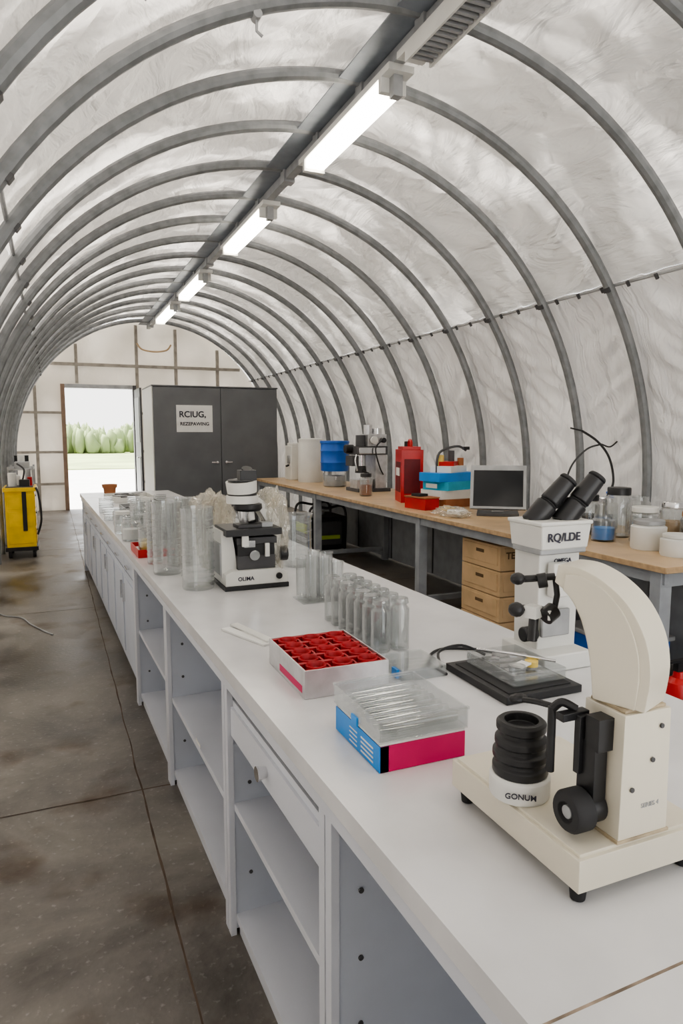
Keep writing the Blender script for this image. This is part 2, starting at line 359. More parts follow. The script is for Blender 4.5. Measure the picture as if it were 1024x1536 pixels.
# ---------------------------------------------------------------- main bench
BR=1.467*D2R
b=B('lab_bench_cabinet'); W=1.0; T=.899
S0,S1=-.4,8.35
b.bx(0,W,S0,S1,T-.04,T,TOPW)
b.bx(.012,.03,S0+.01,S1-.01,T-.085,T-.04,WHT)
b.bx(W-.03,W-.012,S0+.01,S1-.01,T-.085,T-.04,WHT)
b.bx(-.0,W,.567,.571,T,T+.0004,SEAM)
divs=[S0+.01,.3,1.21,2.0,3.02,4.02]
for d in divs[1:]:
    b.bx(.02,.52,d-.028,d-.004,.02,T-.04,CAB); b.bx(.02,.52,d+.004,d+.028,.02,T-.04,CAB)
    b.bx(.012,.03,d-.032,d-.003,.0,T-.085,WHT); b.bx(.012,.03,d+.003,d+.032,.0,T-.085,WHT)
    b.bx(.03,.04,d-.003,d+.003,.02,T-.085,DGREY)
    for z in (.2,.35,.5,.65,.8):
        for xx in (.08,.42): b.cyl((xx,d-.0285,z),(xx,d-.032,z),.006,DGREY,seg=10)
b.bx(.50,.52,S0,4.02,.0,T-.04,CAB)
b.bx(.52,W-.03,S0+.02,S1-.02,.0,T-.04,CAB)
def shelf(y0,y1,z,th=.022): b.bx(.03,.5,y0+.028,y1-.028,z-th,z,WHT)
for i in range(5):
    y0,y1=divs[i],divs[i+1]; shelf(y0,y1,.07)
    b.bx(.04,.06,y0+.03,y1-.03,0,.05,WHT)
shelf(1.21,2.0,.44); shelf(1.21,2.0,.775); shelf(2.0,3.02,.41); shelf(3.02,4.02,.45); shelf(.3-.7,.3,.45)
b.bx(.022,.04,1.245,1.965,.665,.755,WHT); b.bx(.04,.48,1.25,1.96,.665,.675,WHT); b.cyl((.022,1.62,.71),(-.005,1.62,.71),.014,CHROME,.02)
for k in range(36): b.bx(.494,.5,S0+.05+k*.12,S0+.052+k*.12,.08,T-.05,GALV)
b.bx(.05,.52,4.05,S1-.02,.06,T-.04,CAB)
y=4.06; k=0
while y<S1-.3:
    w=.53; b.bx(.028,.05,y+.006,y+w-.006,.10,T-.20,CAB); b.bx(.028,.05,y+.006,y+w-.006,T-.19,T-.09,CAB)
    b.bx(.02,.028,y+.05,y+w-.05,.14,T-.24,CAB)
    yy=y+(w-.06 if k%2==0 else .06); b.bx(.005,.02,yy-.006,yy+.006,.5,.62,CHROME); b.bx(.005,.02,y+w/2-.06,y+w/2+.06,T-.145,T-.135,CHROME)
    y+=w; k+=1
b.bx(.06,.08,4.05,S1-.02,0,.06,DGREY)
b.bx(.02,.52,S1-.04,S1-.01,0,T-.04,CAB)
b.bx(.027,.0295,2.43,2.50,.419,.43,PAPER)
b.done(loc=(.495,0,0),rz=BR,bevel=.002)

# ---------------------------------------------------------------- foreground stereo microscope
b=B('stereo_microscope'); Z=.9
b.box((.79,.87,Z+.05),(.25,.335,.05),CREAM); b.box((.79,.87,Z+.077),(.238,.322,.006),CREAM)
for x,y in ((.685,.725),(.895,.725),(.685,1.015),(.895,1.015)): b.cyl((x,y,Z),(x,y,Z+.027),.011,RUBB,.014)
b.prism([(-.048,.98),(.048,.98),(.045,1.175),(-.045,1.175)],(.789,.748,0),(1,0,0),(0,0,1),.080,CREAM)
b.box((.789,.748,1.1775),(.080,.069,.005),CREAMD)
b.box((.789,.750,.982),(.102,.088,.005),CREAMD)
prof=[(-.041,1.180),(-.047,1.235),(-.038,1.285),(-.012,1.33),(.025,1.360),(.066,1.376),(.102,1.377)]
inn=[(.107,1.349),(.083,1.331),(.060,1.294),(.045,1.24),(.038,1.180)]
P=[(v.x,v.y) for v in smooth([(a,c,0) for a,c in prof],6)]+[(v.x,v.y) for v in smooth([(a,c,0) for a,c in inn],6)]
dd=Vector((-.35,.937,0)).normalized()
b.prism(P,(.787,.748,0),dd,(0,0,1),.070,CREAM)
P2=[(a*.80+.006,1.18+(c-1.18)*.94) for a,c in P]
b.prism(P2,(.787,.748,0),dd,(0,0,1),.075,CREAM)
for p in ((.80,.7075,1.10),(.762,.7075,1.06),(.815,.7075,1.15)): b.cyl(p,(p[0],p[1]-.003,p[2]),.004,DGREY,seg=12)
b.box((.727,.752,1.080),(.024,.036,.09),BLACK); b.box((.730,.742,1.140),(.030,.028,.05),BLACK); b.box((.708,.775,1.158),(.05,.016,.012),BLACK)
b.box((.718,.765,1.115),(.02,.012,.09),BLACK)
b.cyl((.74,.752,1.02),(.715,.752,1.02),.024,BLACK); b.lathe([(0,0),(.024,0),(.032,.004),(.032,.03),(.028,.036),(.016,.037),(.014,.030),(0,.030)],(.716,.752,1.02),RUBB,28,Matrix.Rotation(-math.pi/2,4,'Y'))
b.cyl((.690,.752,1.02),(.682,.752,1.02),.010,GALV)
b.cyl((.690,.80,1.06),(.690,.80,1.165),.0065,BLACK,seg=14); b.tube(smooth([(.690,.80,1.16),(.70,.79,1.173),(.715,.775,1.165)]),.007,BLACK)
b.tube(smooth([(.695,.80,1.163),(.685,.83,1.161),(.676,.855,1.157)]),.005,BLACK); b.blob((.674,.862,1.157),(.016,.012,.007),BLACK,.05)
c=(.700,.885,.98)
b.lathe([(0,0),(.048,0),(.050,.004),(.050,.034),(.046,.038),(0,.038)],c,WPL)
b.lathe([(.044,.038),(.046,.041),(.046,.052),(.041,.056),(.041,.062),(.046,.066),(.046,.076),(.040,.080),(.040,.086),(.043,.089),(.043,.098),(.036,.104),(.036,.110),(.041,.113),(.041,.124),(.036,.128),(.028,.128),(.026,.115),(0,.112)],c,BLACK)
b.tube([(.742,.865,1.350),(.712,.885,1.345),(.683,.897,1.343)],.006,BLACK); b.blob((.690,.893,1.345),(.012,.012,.010),BLACK,.05); b.cyl((.728,.868,1.345),(.716,.876,1.342),.012,BLACK)
b.tube([(.742,.865,1.350),(.745,.862,1.32),(.741,.864,1.29)],.005,BLACK); b.tube([(.745,.864,1.292),(.686,.889,1.297)],.007,BLACK)
b.blob((.686,.889,1.295),(.013,.013,.012),BLACK,.05); b.cyl((.741,.864,1.295),(.722,.862,1.285),.014,BLACK); b.box((.708,.875,1.293),(.022,.022,.02),WPL,rz=.4); b.cyl((.710,.874,1.29),(.706,.872,1.245),.008,BLACK)
b.box((.728,.855,1.29),(.016,.004,.016),WPL,rz=.4)
b.tube(smooth([(.83,.76,1.03),(.87,.78,1.05),(.90,.80,1.02),(.93,.84,.95),(.97,.9,.906),(1.1,1.0,.906)]),.004,REDP)
ob=b.done(bevel=.004)
label('lens_lettering','GONUM',Matrix.Translation((.6705,.8435,.998))@Matrix.Rotation(-35*D2R,4,'Z')@RX90,.013,ob,bold=.0002)
label('column_lettering','SERIES 4',Matrix.Translation((.80,.7075,1.03))@RX90,.010,ob,GALV)

# ---------------------------------------------------------------- binocular microscope (back)
b=B('binocular_microscope'); x,y=1.345,1.60
b.box((x,y,.925),(.17,.2,.05),WPL); b.box((x+.01,y+.02,1.09),(.14,.11,.29),WPL,taper=1.05); b.box((x,y,1.245),(.165,.13,.02),GALV)
b.box((x,y,1.285),(.165,.14,.07),WPL,taper=1.08); b.box((x,y,1.325),(.188,.156,.012),WPL)
for p0,p1 in (((1.285,1.61,1.318),(1.392,1.585,1.44)),((1.365,1.575,1.318),(1.468,1.55,1.448))):
    v=Vector(p1)-Vector(p0); u=v.normalized()
    b.cyl(p0,Vector(p0)+v*.45,.033,BLACK); b.cyl(Vector(p0)+v*.45,Vector(p0)+v*.5,.028,RUBB); b.cyl(Vector(p0)+v*.5,p1,.031,BLACK,.027); b.cyl(p1,Vector(p1)+u*.012,.029,RUBB,.025)
b.cyl((x-.065,y-.03,1.0),(x-.11,y-.03,1.0),.022,BLACK); b.box((x-.01,y-.06,1.16),(.06,.03,.1),WPL); b.box((x-.01,y-.05,1.03),(.10,.012,.08),GALV)
ob=b.done(bevel=.004)
label('brand_lettering','RQ/LDE',Matrix.Translation((x-.01,y-.0765,1.285))@RX90,.034,ob,bold=.0006)
label('brand_lettering_small','OMEGA',Matrix.Translation((x+.02,y-.0395,1.21))@RX90,.018,ob,bold=.0004)

b=B('black_stage_plate'); b.box((1.145,1.50,.91),(.24,.29,.02),BLACK); b.box((1.145,1.50,.921),(.20,.25,.003),RUBB); b.done(bevel=.003)
b=B('black_power_cable'); b.tube(smooth([(1.00,1.60,.9045),(1.01,1.72,.9045),(1.10,1.80,.9045),(1.20,1.76,.9045),(1.24,1.70,.9045)]),.0045,BLACK); b.tube(smooth([(1.02,1.66,.9045),(1.06,1.74,.92),(1.14,1.74,.93),(1.2,1.70,.9045)]),.0045,BLACK); b.done()
def openbox(b,x0,x1,y0,y1,z0,z1,t,m):
    b.bx(x0,x1,y0,y1,z0,z0+t,m); b.bx(x0,x0+t,y0,y1,z0+t,z1,m); b.bx(x1-t,x1,y0,y1,z0+t,z1,m); b.bx(x0+t,x1-t,y0,y0+t,z0+t,z1,m); b.bx(x0+t,x1-t,y1-t,y1,z0+t,z1,m)
b=B('glass_slide_tray'); openbox(b,1.08,1.25,1.40,1.62,.9235,.955,.003,TUBEG)
for k in range(6): b.box((1.165+random.uniform(-.01,.01),1.42+k*.032,.932+.002*k),(.11,.022,.002),GLASS,rz=random.uniform(-.2,.2))
b.box((1.15,1.46,.957),(.05,.03,.005),PAPER,rz=.4); b.box((1.19,1.53,.957),(.05,.03,.005),ALU,rz=-.4); b.box((1.13,1.55,.957),(.07,.022,.004),GLASS,rz=.9); b.cyl((1.19,1.47,.945),(1.19,1.47,.96),.018,YLIQ)
b.cyl((1.12,1.44,.93),(1.12,1.44,.965),.022,TUBEG); b.tube([(1.10,1.60,.965),(1.16,1.52,.968),(1.24,1.43,.964)],.004,CHROME); b.done()

# ---------------------------------------------------------------- red vial box
b=B('vial_box'); x0,x1,y0,y1,z0,z1=.572,.812,1.59,1.90,.9,.975
openbox(b,x0,x1,y0,y1,z0,z1,.004,ALU); b.bx(x0+.004,x1-.004,y0+.004,y1-.004,z0+.004,z0+.045,REDD)
nx,ny=3,5
for i in range(nx+1): xx=x0+.008+(x1-x0-.016)*i/nx; b.bx(xx-.003,xx+.003,y0+.005,y1-.005,z0+.045,z1-.006,RED)
for j in range(ny+1): yy=y0+.008+(y1-y0-.016)*j/ny; b.bx(x0+.005,x1-.005,yy-.007,yy+.007,z0+.045,z1-.002,RED)
for i in range(nx):
    for j in range(ny):
        cx=x0+.008+(x1-x0-.016)*(i+.5)/nx; cy=y0+.008+(y1-y0-.016)*(j+.5)/ny
        b.lathe([(.026,.0),(.028,.030),(.026,.033),(.022,.028),(.02,.004),(0,.004)],(cx,cy,z0+.045),RED,20); b.lathe([(0,0),(.019,0),(.019,.014),(.012,.016),(0,.016)],(cx,cy,z0+.049),ALU if (i*2+j)%5==0 else REDD,20)
b.bx(x0-.0006,x0,y0+.02,y1-.1,z0+.01,z0+.03,PINK); b.done(bevel=.0015)

b=B('test_tube_box'); x0,x1,y0,y1=.58,.78,1.17,1.40
b.bx(x0,x1,y0,y1,.9,.955,PINK); b.bx(x0-.001,x0+.02,y0-.0,y1,.9,.955,BLUE); b.bx(x0+.001,x1-.001,y0+.001,y1-.001,.9555,.962,PAPER)
openbox(b,x0-.004,x1+.004,y0-.004,y1+.004,.963,1.008,.003,LIDG); b.bx(x0-.006,x1+.006,y0-.006,y0+.002,1.004,1.010,LIDG);b.bx(x0-.006,x1+.006,y1-.002,y1+.006,1.004,1.010,LIDG)
for k in range(7): b.cyl((x0+.012,y0+.022+k*.031,.984),(x1-.012,y0+.022+k*.031,.984),.013,TUBEG,seg=16)
for k in range(4):
    b.bx(x0-.002,x0-.001,y0+.03,y0+.09,.908+k*.010,.912+k*.010,PAPER)
    b.bx(x0-.002,x0-.001,y0+.11,y0+.15,.908+k*.010,.911+k*.010,PAPER)
b.bx(x0-.007,x0-.003,y0+.10,y0+.13,.958,.978,BLUE); b.done(bevel=.0015)

b=B('acrylic_slide_case'); openbox(b,.86,1.00,1.60,1.75,.9,.93,.003,LIDG); b.bx(.86,1.00,1.60,1.75,.9301,.934,LIDG); b.bx(.852,.86,1.62,1.65,.905,.93,BLUE)
for k in range(4): b.box((.93,1.625+k*.03,.92),(.11,.02,.002),GLASS)
b.done()
b=B('paper_strips'); b.box((.575,2.18,.903),(.035,.25,.006),PAPER,rz=.35); b.box((.60,2.2,.909),(.03,.25,.005),WPL,rz=.25); b.done()
def vialprof(r,h): return [(0,0),(r*.9,0),(r,r*.12),(r,h*.80),(r*.72,h*.86),(r*.72,h*.90),(r*.85,h*.905),(r*.85,h),(r*.62,h),(r*.62,h*.86),(r*.9,h*.78),(r*.9,h*.05),(0,h*.04)]
for j in range(7):
    for i in range(2):
        b=B('glass_vial'); b.lathe(vialprof(.030,.165),(0,0,0),TUBEG,24)
        b.lathe([(.0255,.148),(.028,.15),(.028,.153),(.0255,.155)],(0,0,0),TUBEG,24); b.lathe([(0,.166),(.024,.166),(.026,.163),(.026,.156)],(0,0,0),LIDG,24); b.done(loc=(.925+i*.068,1.87+j*.066,.9))
b=B('test_tube_cluster')
for x,y,h in ((0,0,.19),(.055,.005,.18),(.03,.055,.2),(.085,.05,.19),(-.02,.06,.17),(.11,-.005,.16)):
    b.lathe([(0,0.006),(.018,0.006),(.025,.016),(.025,h-.006),(.028,h),(.024,h),(.022,h-.01),(.022,.018),(0,.012)],(x,y,0),TUBEG,24)
b.box((.045,.027,.003),(.19,.13,.005),LIDG); b.done(loc=(.95,2.55,.9))
def glass_cyl(name,loc,r,h,M=GLASS,rings=6,flare=1.06):
    b=B(name); b.lathe([(0,0),(r*.96,0),(r,.008),(r*1.0,h*.93),(r*flare,h),(r*flare-.005,h),(r-.006,h*.92),(r-.006,.014),(0,.012)],(0,0,0),M,36)
    for k in range(rings):
        z=h*(.15+.7*k/max(1,rings-1)); b.lathe([(r+.0003,z),(r+.003,z+.003),(r+.0003,z+.006)],(0,0,0),M,36)
    return b.done(loc=loc)
glass_cyl('graduated_cylinder',(.575,2.98,.9),.070,.36,TUBEG,9)
glass_cyl('graduated_cylinder',(.50,3.36,.9),.068,.35,TUBEG,9)
glass_cyl('graduated_cylinder',(.60,3.56,.9),.07,.35,TUBEG,9)
glass_cyl('graduated_cylinder',(.48,3.64,.9),.04,.33,TUBEG,12)
glass_cyl('glass_beaker',(1.15,3.30,.9),.075,.27,TUBEG,5,1.12)
glass_cyl('glass_beaker',(1.08,3.52,.9),.06,.31,TUBEG,5,1.12)
for (x,y,r,h) in ((.86,4.0,.06,.22),(.56,4.95,.07,.22),(.70,4.42,.055,.24),(.92,4.95,.07,.22),(.55,4.28,.05,.2)): glass_cyl('glass_beaker',(x,y,.9),r,h,TUBEG,4,1.08)

# ---------------------------------------------------------------- compound microscope (low, boxy)
b=B('compound_microscope'); x,y,Z=.81,3.0,.9
b.box((x,y,Z+.010),(.29,.29,.020),BLACK); b.prism([(-.14,.02),(.14,.02),(.14,.065),(.10,.085),(-.11,.085),(-.14,.07)],(x,y,Z),(1,0,0),(0,0,1),.28,WPL)
b.prism([(-.145,.05),(-.075,.05),(-.085,.17),(-.10,.255),(-.145,.255)],(x,y+.01,Z),(1,0,0),(0,0,1),.2,WPL); b.box((x-.146,y-.01,Z+.13),(.012,.15,.14),GALV)
b.box((x+.005,y-.03,Z+.115),(.17,.18,.06),DGREY); b.box((x+.005,y-.035,Z+.17),(.165,.17,.05),BLACK); b.box((x+.01,y-.03,Z+.21),(.18,.17,.03),DGREY)
b.box((x-.01,y-.03,Z+.252),(.250,.23,.030),BLACK); b.box((x-.0,y-.05,Z+.273),(.14,.10,.012),DGREY); b.box((x+.06,y-.08,Z+.278),(.05,.05,.02),GALV)
b.cyl((x-.01,y-.125,Z+.15),(x-.01,y-.145,Z+.15),.022,CHROME); b.box((x-.03,y-.13,Z+.20),(.05,.012,.03),CHROME); b.box((x+.05,y-.13,Z+.17),(.02,.012,.06),WPL); b.box((x-.05,y-.135,Z+.215),(.03,.01,.05),WPL)
b.cyl((x-.03,y-.05,Z+.285),(x-.03,y-.05,Z+.345),.022,CHROME,.03); b.cyl((x+.015,y-.02,Z+.28),(x+.005,y-.02,Z+.345),.018,BLACK,.024); b.cyl((x+.0,y-.07,Z+.295),(x-.01,y-.05,Z+.345),.014,WPL,.024)
b.lathe([(0,.332),(.055,.337),(.064,.347),(.062,.368),(0,.372)],(x-.01,y-.04,Z),BLACK)
A=[(.07,.08),(.14,.08),(.15,.22),(.138,.29),(.105,.345),(.05,.39),(-.03,.405),(-.07,.39),(-.07,.365),(.01,.365),(.05,.33),(.08,.28),(.085,.2)]
b.prism(A,(x,y+.03,Z),(1,0,0),(0,0,1),.105,WPL)
b.cyl((x-.03,y-.02,Z+.37),(x-.03,y-.02,Z+.405),.072,WPL); b.cyl((x-.03,y-.02,Z+.405),(x-.03,y-.02,Z+.417),.066,BLACK)
b.cyl((x-.03,y-.02,Z+.417),(x-.035,y-.025,Z+.470),.066,WPL,.070); b.cyl((x-.035,y-.025,Z+.470),(x-.035,y-.025,Z+.475),.06,DGREY)
b.box((x-.01,y-.03,Z+.495),(.075,.06,.045),BLACK); b.cyl((x-.01,y-.03,Z+.515),(x-.01,y-.035,Z+.525),.024,BLACK)
b.cyl((x+.14,y-.02,Z+.13),(x+.175,y-.02,Z+.13),.035,BLACK); b.cyl((x+.10,y-.135,Z+.052),(x+.10,y-.15,Z+.052),.014,BLACK)
b.blob((x+.13,y-.0,Z+.24),(.055,.06,.16),BAG,.30,2.2,5,5,crease=.5); b.blob((x+.10,y+.02,Z+.38),(.05,.05,.05),BAG,.3,2.2,4,9,crease=.5)
ob=b.done(bevel=.003,ang=60)
label('base_lettering','OLIMA',Matrix.Translation((x-.05,y-.1405,Z+.048))@RX90,.024,ob,bold=.0006)
b=B('plastic_bag'); b.blob((0,0,.17),(.075,.075,.19),BAG,.30,2.0,5,3,flat=.002,crease=.6); b.blob((-.03,0,.33),(.07,.05,.05),BAG,.4,2.2,4,7,crease=.6); b.blob((.04,-.02,.27),(.05,.05,.09),BAG,.4,2.2,4,11,crease=.6); b.done(loc=(.74,3.40,.9),ang=60)
b=B('plastic_bag'); b.blob((0,0,.12),(.075,.075,.13),BAG,.35,2.2,5,23,flat=.002,crease=.7); b.done(loc=(.83,3.74,.9),ang=60)
b=B('crumpled_paper_towel'); b.blob((0,0,.045),(.06,.06,.05),PAPER,.4,2.4,4,31,flat=.002,crease=.8); b.done(loc=(1.10,3.80,.9),ang=30)

# ---------------------------------------------------------------- clutter further along bench
b=B('specimen_tray'); openbox(b,-.10,.10,-.15,.15,0,.045,.005,REDP); b.bx(-.09,.09,-.14,.14,.005,.02,PAPER)
for x,y in ((-.04,-.08),(.05,-.07),(-.03,.04),(.05,.07)):
    b.lathe([(0,.02),(.04,.02),(.042,.03),(.042,.15),(.046,.155),(.042,.16),(.038,.155),(.038,.03)],(x,y,0),TUBEG,24); b.cyl((x,y,.024),(x,y,.075),.037,YLIQ if x<0 else PAPER,seg=24)
b.done(loc=(.51,3.98,.9),rz=BR)
def jar(name,loc,r,h,lid=None,fill=None,M=GLASS):
    b=B(name); b.lathe([(0,0),(r*.95,0),(r,.01),(r,h*.78),(r*.8,h*.86),(r*.8,h*.98),(r*.76,h*.98),(r*.76,h*.86),(r*.94,h*.76),(r*.94,.012),(0,.01)],(0,0,0),M,28)
    if lid: b.lathe([(0,h*1.02),(r*.84,h*1.02),(r*.88,h*1.0),(r*.88,h*.87),(r*.82,h*.87)],(0,0,0),lid,28)
    if fill: b.cyl((0,0,.012),(0,0,h*.5),r*.92,fill)
    return b.done(loc=loc)
for (x,y,r,h,l,f) in ((.72,4.22,.06,.17,None,None),(1.02,4.1,.07,.2,None,None),(.95,4.35,.06,.18,WPL,None),(.45,4.50,.06,.15,None,PAPER),(.62,4.66,.065,.19,None,None),(.82,4.58,.06,.16,None,YLIQ),(1.02,4.7,.07,.18,None,None),(.43,4.85,.055,.15,WPL,None),(.92,5.3,.07,.18,None,None),(.60,5.2,.06,.17,None,PAPER),(.76,5.05,.06,.15,WPL,None),(.45,5.3,.05,.13,None,None),(.76,5.45,.07,.16,None,None)):
    jar('glass_jar',(x,y,.9),r,h,l,f,TUBEG)
b=B('instrument_tray'); openbox(b,-.25,.25,-.35,.35,0,.05,.006,GALV)
for k in range(90):
    x,y=random.uniform(-.17,.17),random.uniform(-.26,.26); a=random.uniform(0,6.28); w=random.uniform(.05,.09); z=random.uniform(.02,.08)
    b.tube([(x-w*math.cos(a),y-w*math.sin(a),z),(x,y,z+.012),(x+w*math.cos(a),y+w*math.sin(a),z+random.uniform(-.01,.03))],[.003,.007,.003],random.choice([CHROME,DGREY,BLACK,GALV]),5)
b.done(loc=(.80,6.05,.9),rz=BR)
for (x,y) in ((.42,5.65),(.42,6.2),(.45,6.7),(.95,6.75),(.70,6.65)):
    b=B('petri_dish_stack')
    for k in range(5): b.lathe([(0,k*.018),(.06,k*.018),(.06,k*.018+.014),(.063,k*.018+.015),(.063,k*.018+.017),(0,k*.018+.0175)],(0,0,0),LIDG,28)
    b.done(loc=(x,y,.9))
b=B('plastic_tray'); openbox(b,-.22,.22,-.3,.3,0,.05,.006,WPL)
for k in range(9): b.box((random.uniform(-.12,.12),random.uniform(-.2,.2),.02+k*.005),(.12,.08,.012),random.choice([PAPER,DGREY,GALV]),rz=random.uniform(0,3))
b.done(loc=(.72,7.3,.9),rz=BR)
b=B('clay_pot'); b.lathe([(0,0),(.05,0),(.07,.085),(.08,.085),(.083,.12),(.073,.12),(.06,.02),(0,.02)],(0,0,0),BROWN); b.done(loc=(.58,7.95,.9))

# ---------------------------------------------------------------- right bench
b=B('side_workbench'); X0,X1,YA,YB=2.85,3.88,2.5,10.1
b.bx(X0,X1,YA,YB,.868,.9,WOOD); b.bx(X0-.004,X0,YA,YB,.868,.9,WOODE); b.bx(X0,X1,YA-.004,YA,.868,.9,WOODE)
b.bx(X0+.03,X0+.06,YA+.03,YB-.03,.80,.868,PANEL)
for y in (2.58,5.1,7.6,10.0):
    b.bx(X0+.02,X0+.10,y-.035,y+.035,0,.868,PANEL); b.bx(X1-.1,X1-.03,y-.035,y+.035,0,.868,PANEL); b.bx(X0+.1,X1-.1,y-.02,y+.02,.78,.85,PANEL); b.bx(X0+.1,X1-.1,y-.02,y+.02,.12,.17,PANEL)
b.bx(X1-.02,X1,YA+.02,YB,.02,.86,PANEL)
y=YA+1
while y<YB: b.bx(X1-.03,X1-.02,y-.01,y+.01,.03,.78,DGREY); y+=1.0
b.done(bevel=.003)
x0,x1,y0,y1,h=1.40,3.31,10.4,11.5,2.29
b=B('storage_locker')
b.bx(x0+.01,x1,y0+.025,y1,.05,h-.02,LOCK); b.bx(x0-.006,x0+.01,y0+.03,y1,.05,h-.02,WPL); b.bx(x0-.01,x1+.01,y0,y1,h-.02,h,LOCK); b.bx(x0+.03,x1-.03,y0+.05,y1,0,.05,BLACK)
xm=2.41
b.bx(x0+.012,xm-.004,y0,y0+.025,.08,h-.03,LOCK); b.bx(xm+.004,x1-.006,y0,y0+.025,.08,h-.03,LOCK)
for s in (-1,1):
    xx=xm+s*.07; b.cyl((xx,y0,1.14),(xx,y0-.03,1.14),.02,CHROME); b.bx(min(xx,xx+s*.09),max(xx,xx+s*.09),y0-.045,y0-.03,1.13,1.15,CHROME)
locker=b.done(bevel=.004)
b=B('paper_sign'); b.bx(1.74,2.28,y0-.004,y0-.001,1.60,2.0,PAPER); sg=b.done(); sg.parent=locker
label('sign_lettering_large','RCIUG,',Matrix.Translation((1.98,y0-.006,1.86))@RX90,.125,locker,bold=.003,ex=.001)
label('sign_lettering_small','REZEPAWING',Matrix.Translation((2.01,y0-.006,1.72))@RX90,.07,locker,bold=.002,ex=.001)

T=.9
b=B('water_dispenser'); b.box((0,0,.25),(.26,.3,.5),WPL,taper=.96); b.box((0,0,.52),(.2,.24,.04),WPL); b.box((-.135,-.05,.3),(.02,.1,.12),GALV); b.cyl((-.13,-.05,.22),(-.18,-.05,.2),.015,BLACK); b.done(loc=(3.34,9.6,T),bevel=.01)
b=B('white_canister'); b.lathe([(0,0),(.17,0),(.175,.01),(.175,.53),(.165,.56),(.168,.57),(.168,.60),(.14,.61),(0,.615)],(0,0,0),WPL); b.done(loc=(3.36,9.05,T))
b=B('blue_drum'); b.lathe([(0,0),(.145,0),(.15,.01),(.15,.17),(.14,.19),(.14,.2)],(0,0,0),TUBEG); b.lathe([(0,.2),(.175,.2),(.18,.21),(.18,.3),(.186,.31),(.18,.32),(.18,.45),(.186,.46),(.18,.47),(.18,.55),(.19,.555),(.19,.585),(.0,.59)],(0,0,0),BLUED); b.cyl((0,0,.01),(0,0,.14),.14,GALV); b.done(loc=(3.36,8.15,T))
b=B('metal_dispensing_machine')
b.box((0,0,.02),(.42,.36,.04),DGREY); b.box((.1,0,.24),(.14,.28,.42),ALU); b.box((-.02,0,.48),(.40,.3,.10),DGREY); b.box((-.02,-.155,.48),(.34,.01,.07),CHROME); b.cyl((-.12,-.05,.30),(-.12,-.05,.44),.05,CHROME); b.cyl((-.12,-.05,.22),(-.12,-.05,.30),.07,BLACK,.06)
b.cyl((-.12,-.05,.25),(-.12,-.26,.22),.014,BLACK); b.box((.06,0,.60),(.24,.24,.14),ALU); b.cyl((-.2,.0,.5),(-.30,0,.5),.05,BLACK); b.box((-.1,-.02,.09),(.2,.2,.1),ALU); b.box((-.19,.02,.36),(.10,.2,.12),DGREY)
b.tube(smooth([(-.18,-.12,.47),(-.24,-.16,.38),(-.22,-.17,.25)]),.011,CHROME); b.tube(smooth([(.1,-.16,.6),(.0,-.2,.5),(.05,-.2,.3),(.12,-.16,.2)]),.009,BLACK); b.cyl((.0,-.15,.60),(0,-.18,.60),.045,WPL); b.cyl((.12,-.15,.6),(.12,-.18,.60),.03,BLACK)
b.cyl((-.10,0,.53),(-.10,0,.66),.06,DGREY); b.cyl((.0,.02,.67),(.0,.02,.78),.05,ALU); b.cyl((.12,.02,.67),(.12,.02,.74),.06,CHROME); b.cyl((.19,-.05,.1),(.19,-.05,.42),.035,CHROME); b.blob((.18,.0,.5),(.05,.1,.07),GALV,.2,3); b.done(loc=(3.46,7.35,T),bevel=.005)
b=B('fuel_canister'); b.box((0,0,.26),(.22,.32,.52),REDP); b.box((0,0,.535),(.18,.26,.03),REDP); b.cyl((0,.08,.54),(0,.08,.60),.035,BLACK)
b.tube(smooth([(0,-.1,.54),(0,-.09,.60),(0,0,.61),(0,.02,.55)]),.014,REDP); b.box((0,-.161,.26),(.16,.004,.34),REDD)
b.box((-.111,0,.25),(.004,.24,.3),REDD); b.box((-.113,0,.30),(.004,.18,.08),PAPER); b.done(loc=(3.30,6.05,T),rz=-.3,bevel=.015)
b=B('stack_of_kit_boxes')
for z,s,m,r in ((.04,(.4,.3,.08),BROWN,.1),(.12,(.40,.32,.08),PAPER,-.1),(.20,(.38,.30,.08),TEAL,.15),(.28,(.48,.28,.08),BLUE,0),(.35,(.3,.22,.06),PAPER,.3),(.40,(.2,.14,.04),REDP,.6)): b.box((0,0,z),s,m,rz=r)
b.cyl((.05,.02,.42),(.05,.02,.52),.03,DGREY); b.cyl((-.09,.02,.38),(-.09,.02,.48),.035,YLIQ); b.cyl((.15,.0,.32),(.15,.0,.45),.03,BROWN); b.tube(smooth([(-.15,0,.32),(-.12,0,.5),(.1,0,.56),(.22,0,.52)]),.012,DGREY); b.box((.22,0,.54),(.06,.04,.03),BLACK); b.box((-.21,0,.2),(.004,.15,.04),PAPER); b.done(loc=(3.42,5.50,T),rz=.2,bevel=.003)
b=B('red_parts_box'); b.box((0,0,.05),(.16,.3,.10),REDP); b.box((0,0,.108),(.17,.31,.012),BROWN); b.box((-.01,.02,.125),(.1,.12,.025),BLACK); b.done(loc=(3.08,5.40,T),rz=.15,bevel=.003)
b=B('tool_pile')
for k in range(14): 
    a=random.uniform(0,3.1); b.tube([(-.08*math.cos(a)+random.uniform(-.05,.05),-.08*math.sin(a),.02+k*.006),(.08*math.cos(a),.08*math.sin(a)+random.uniform(-.05,.05),.02+k*.006)],.014,random.choice([DGREY,BROWN,REDP,CHROME,YLIQ,BLACK]),8)
b.box((0,0,.006),(.2,.24,.012),CARD); b.done(loc=(3.68,6.75,T))
jar('amber_bottle',(3.15,6.75,T),.07,.24,BLACK,BROWN,TUBEG)
b=B('computer_monitor'); R=-22*D2R
b.box((0,.02,.012),(.34,.26,.024),DGREY); b.box((0,.05,.03),(.1,.06,.03),WPL)
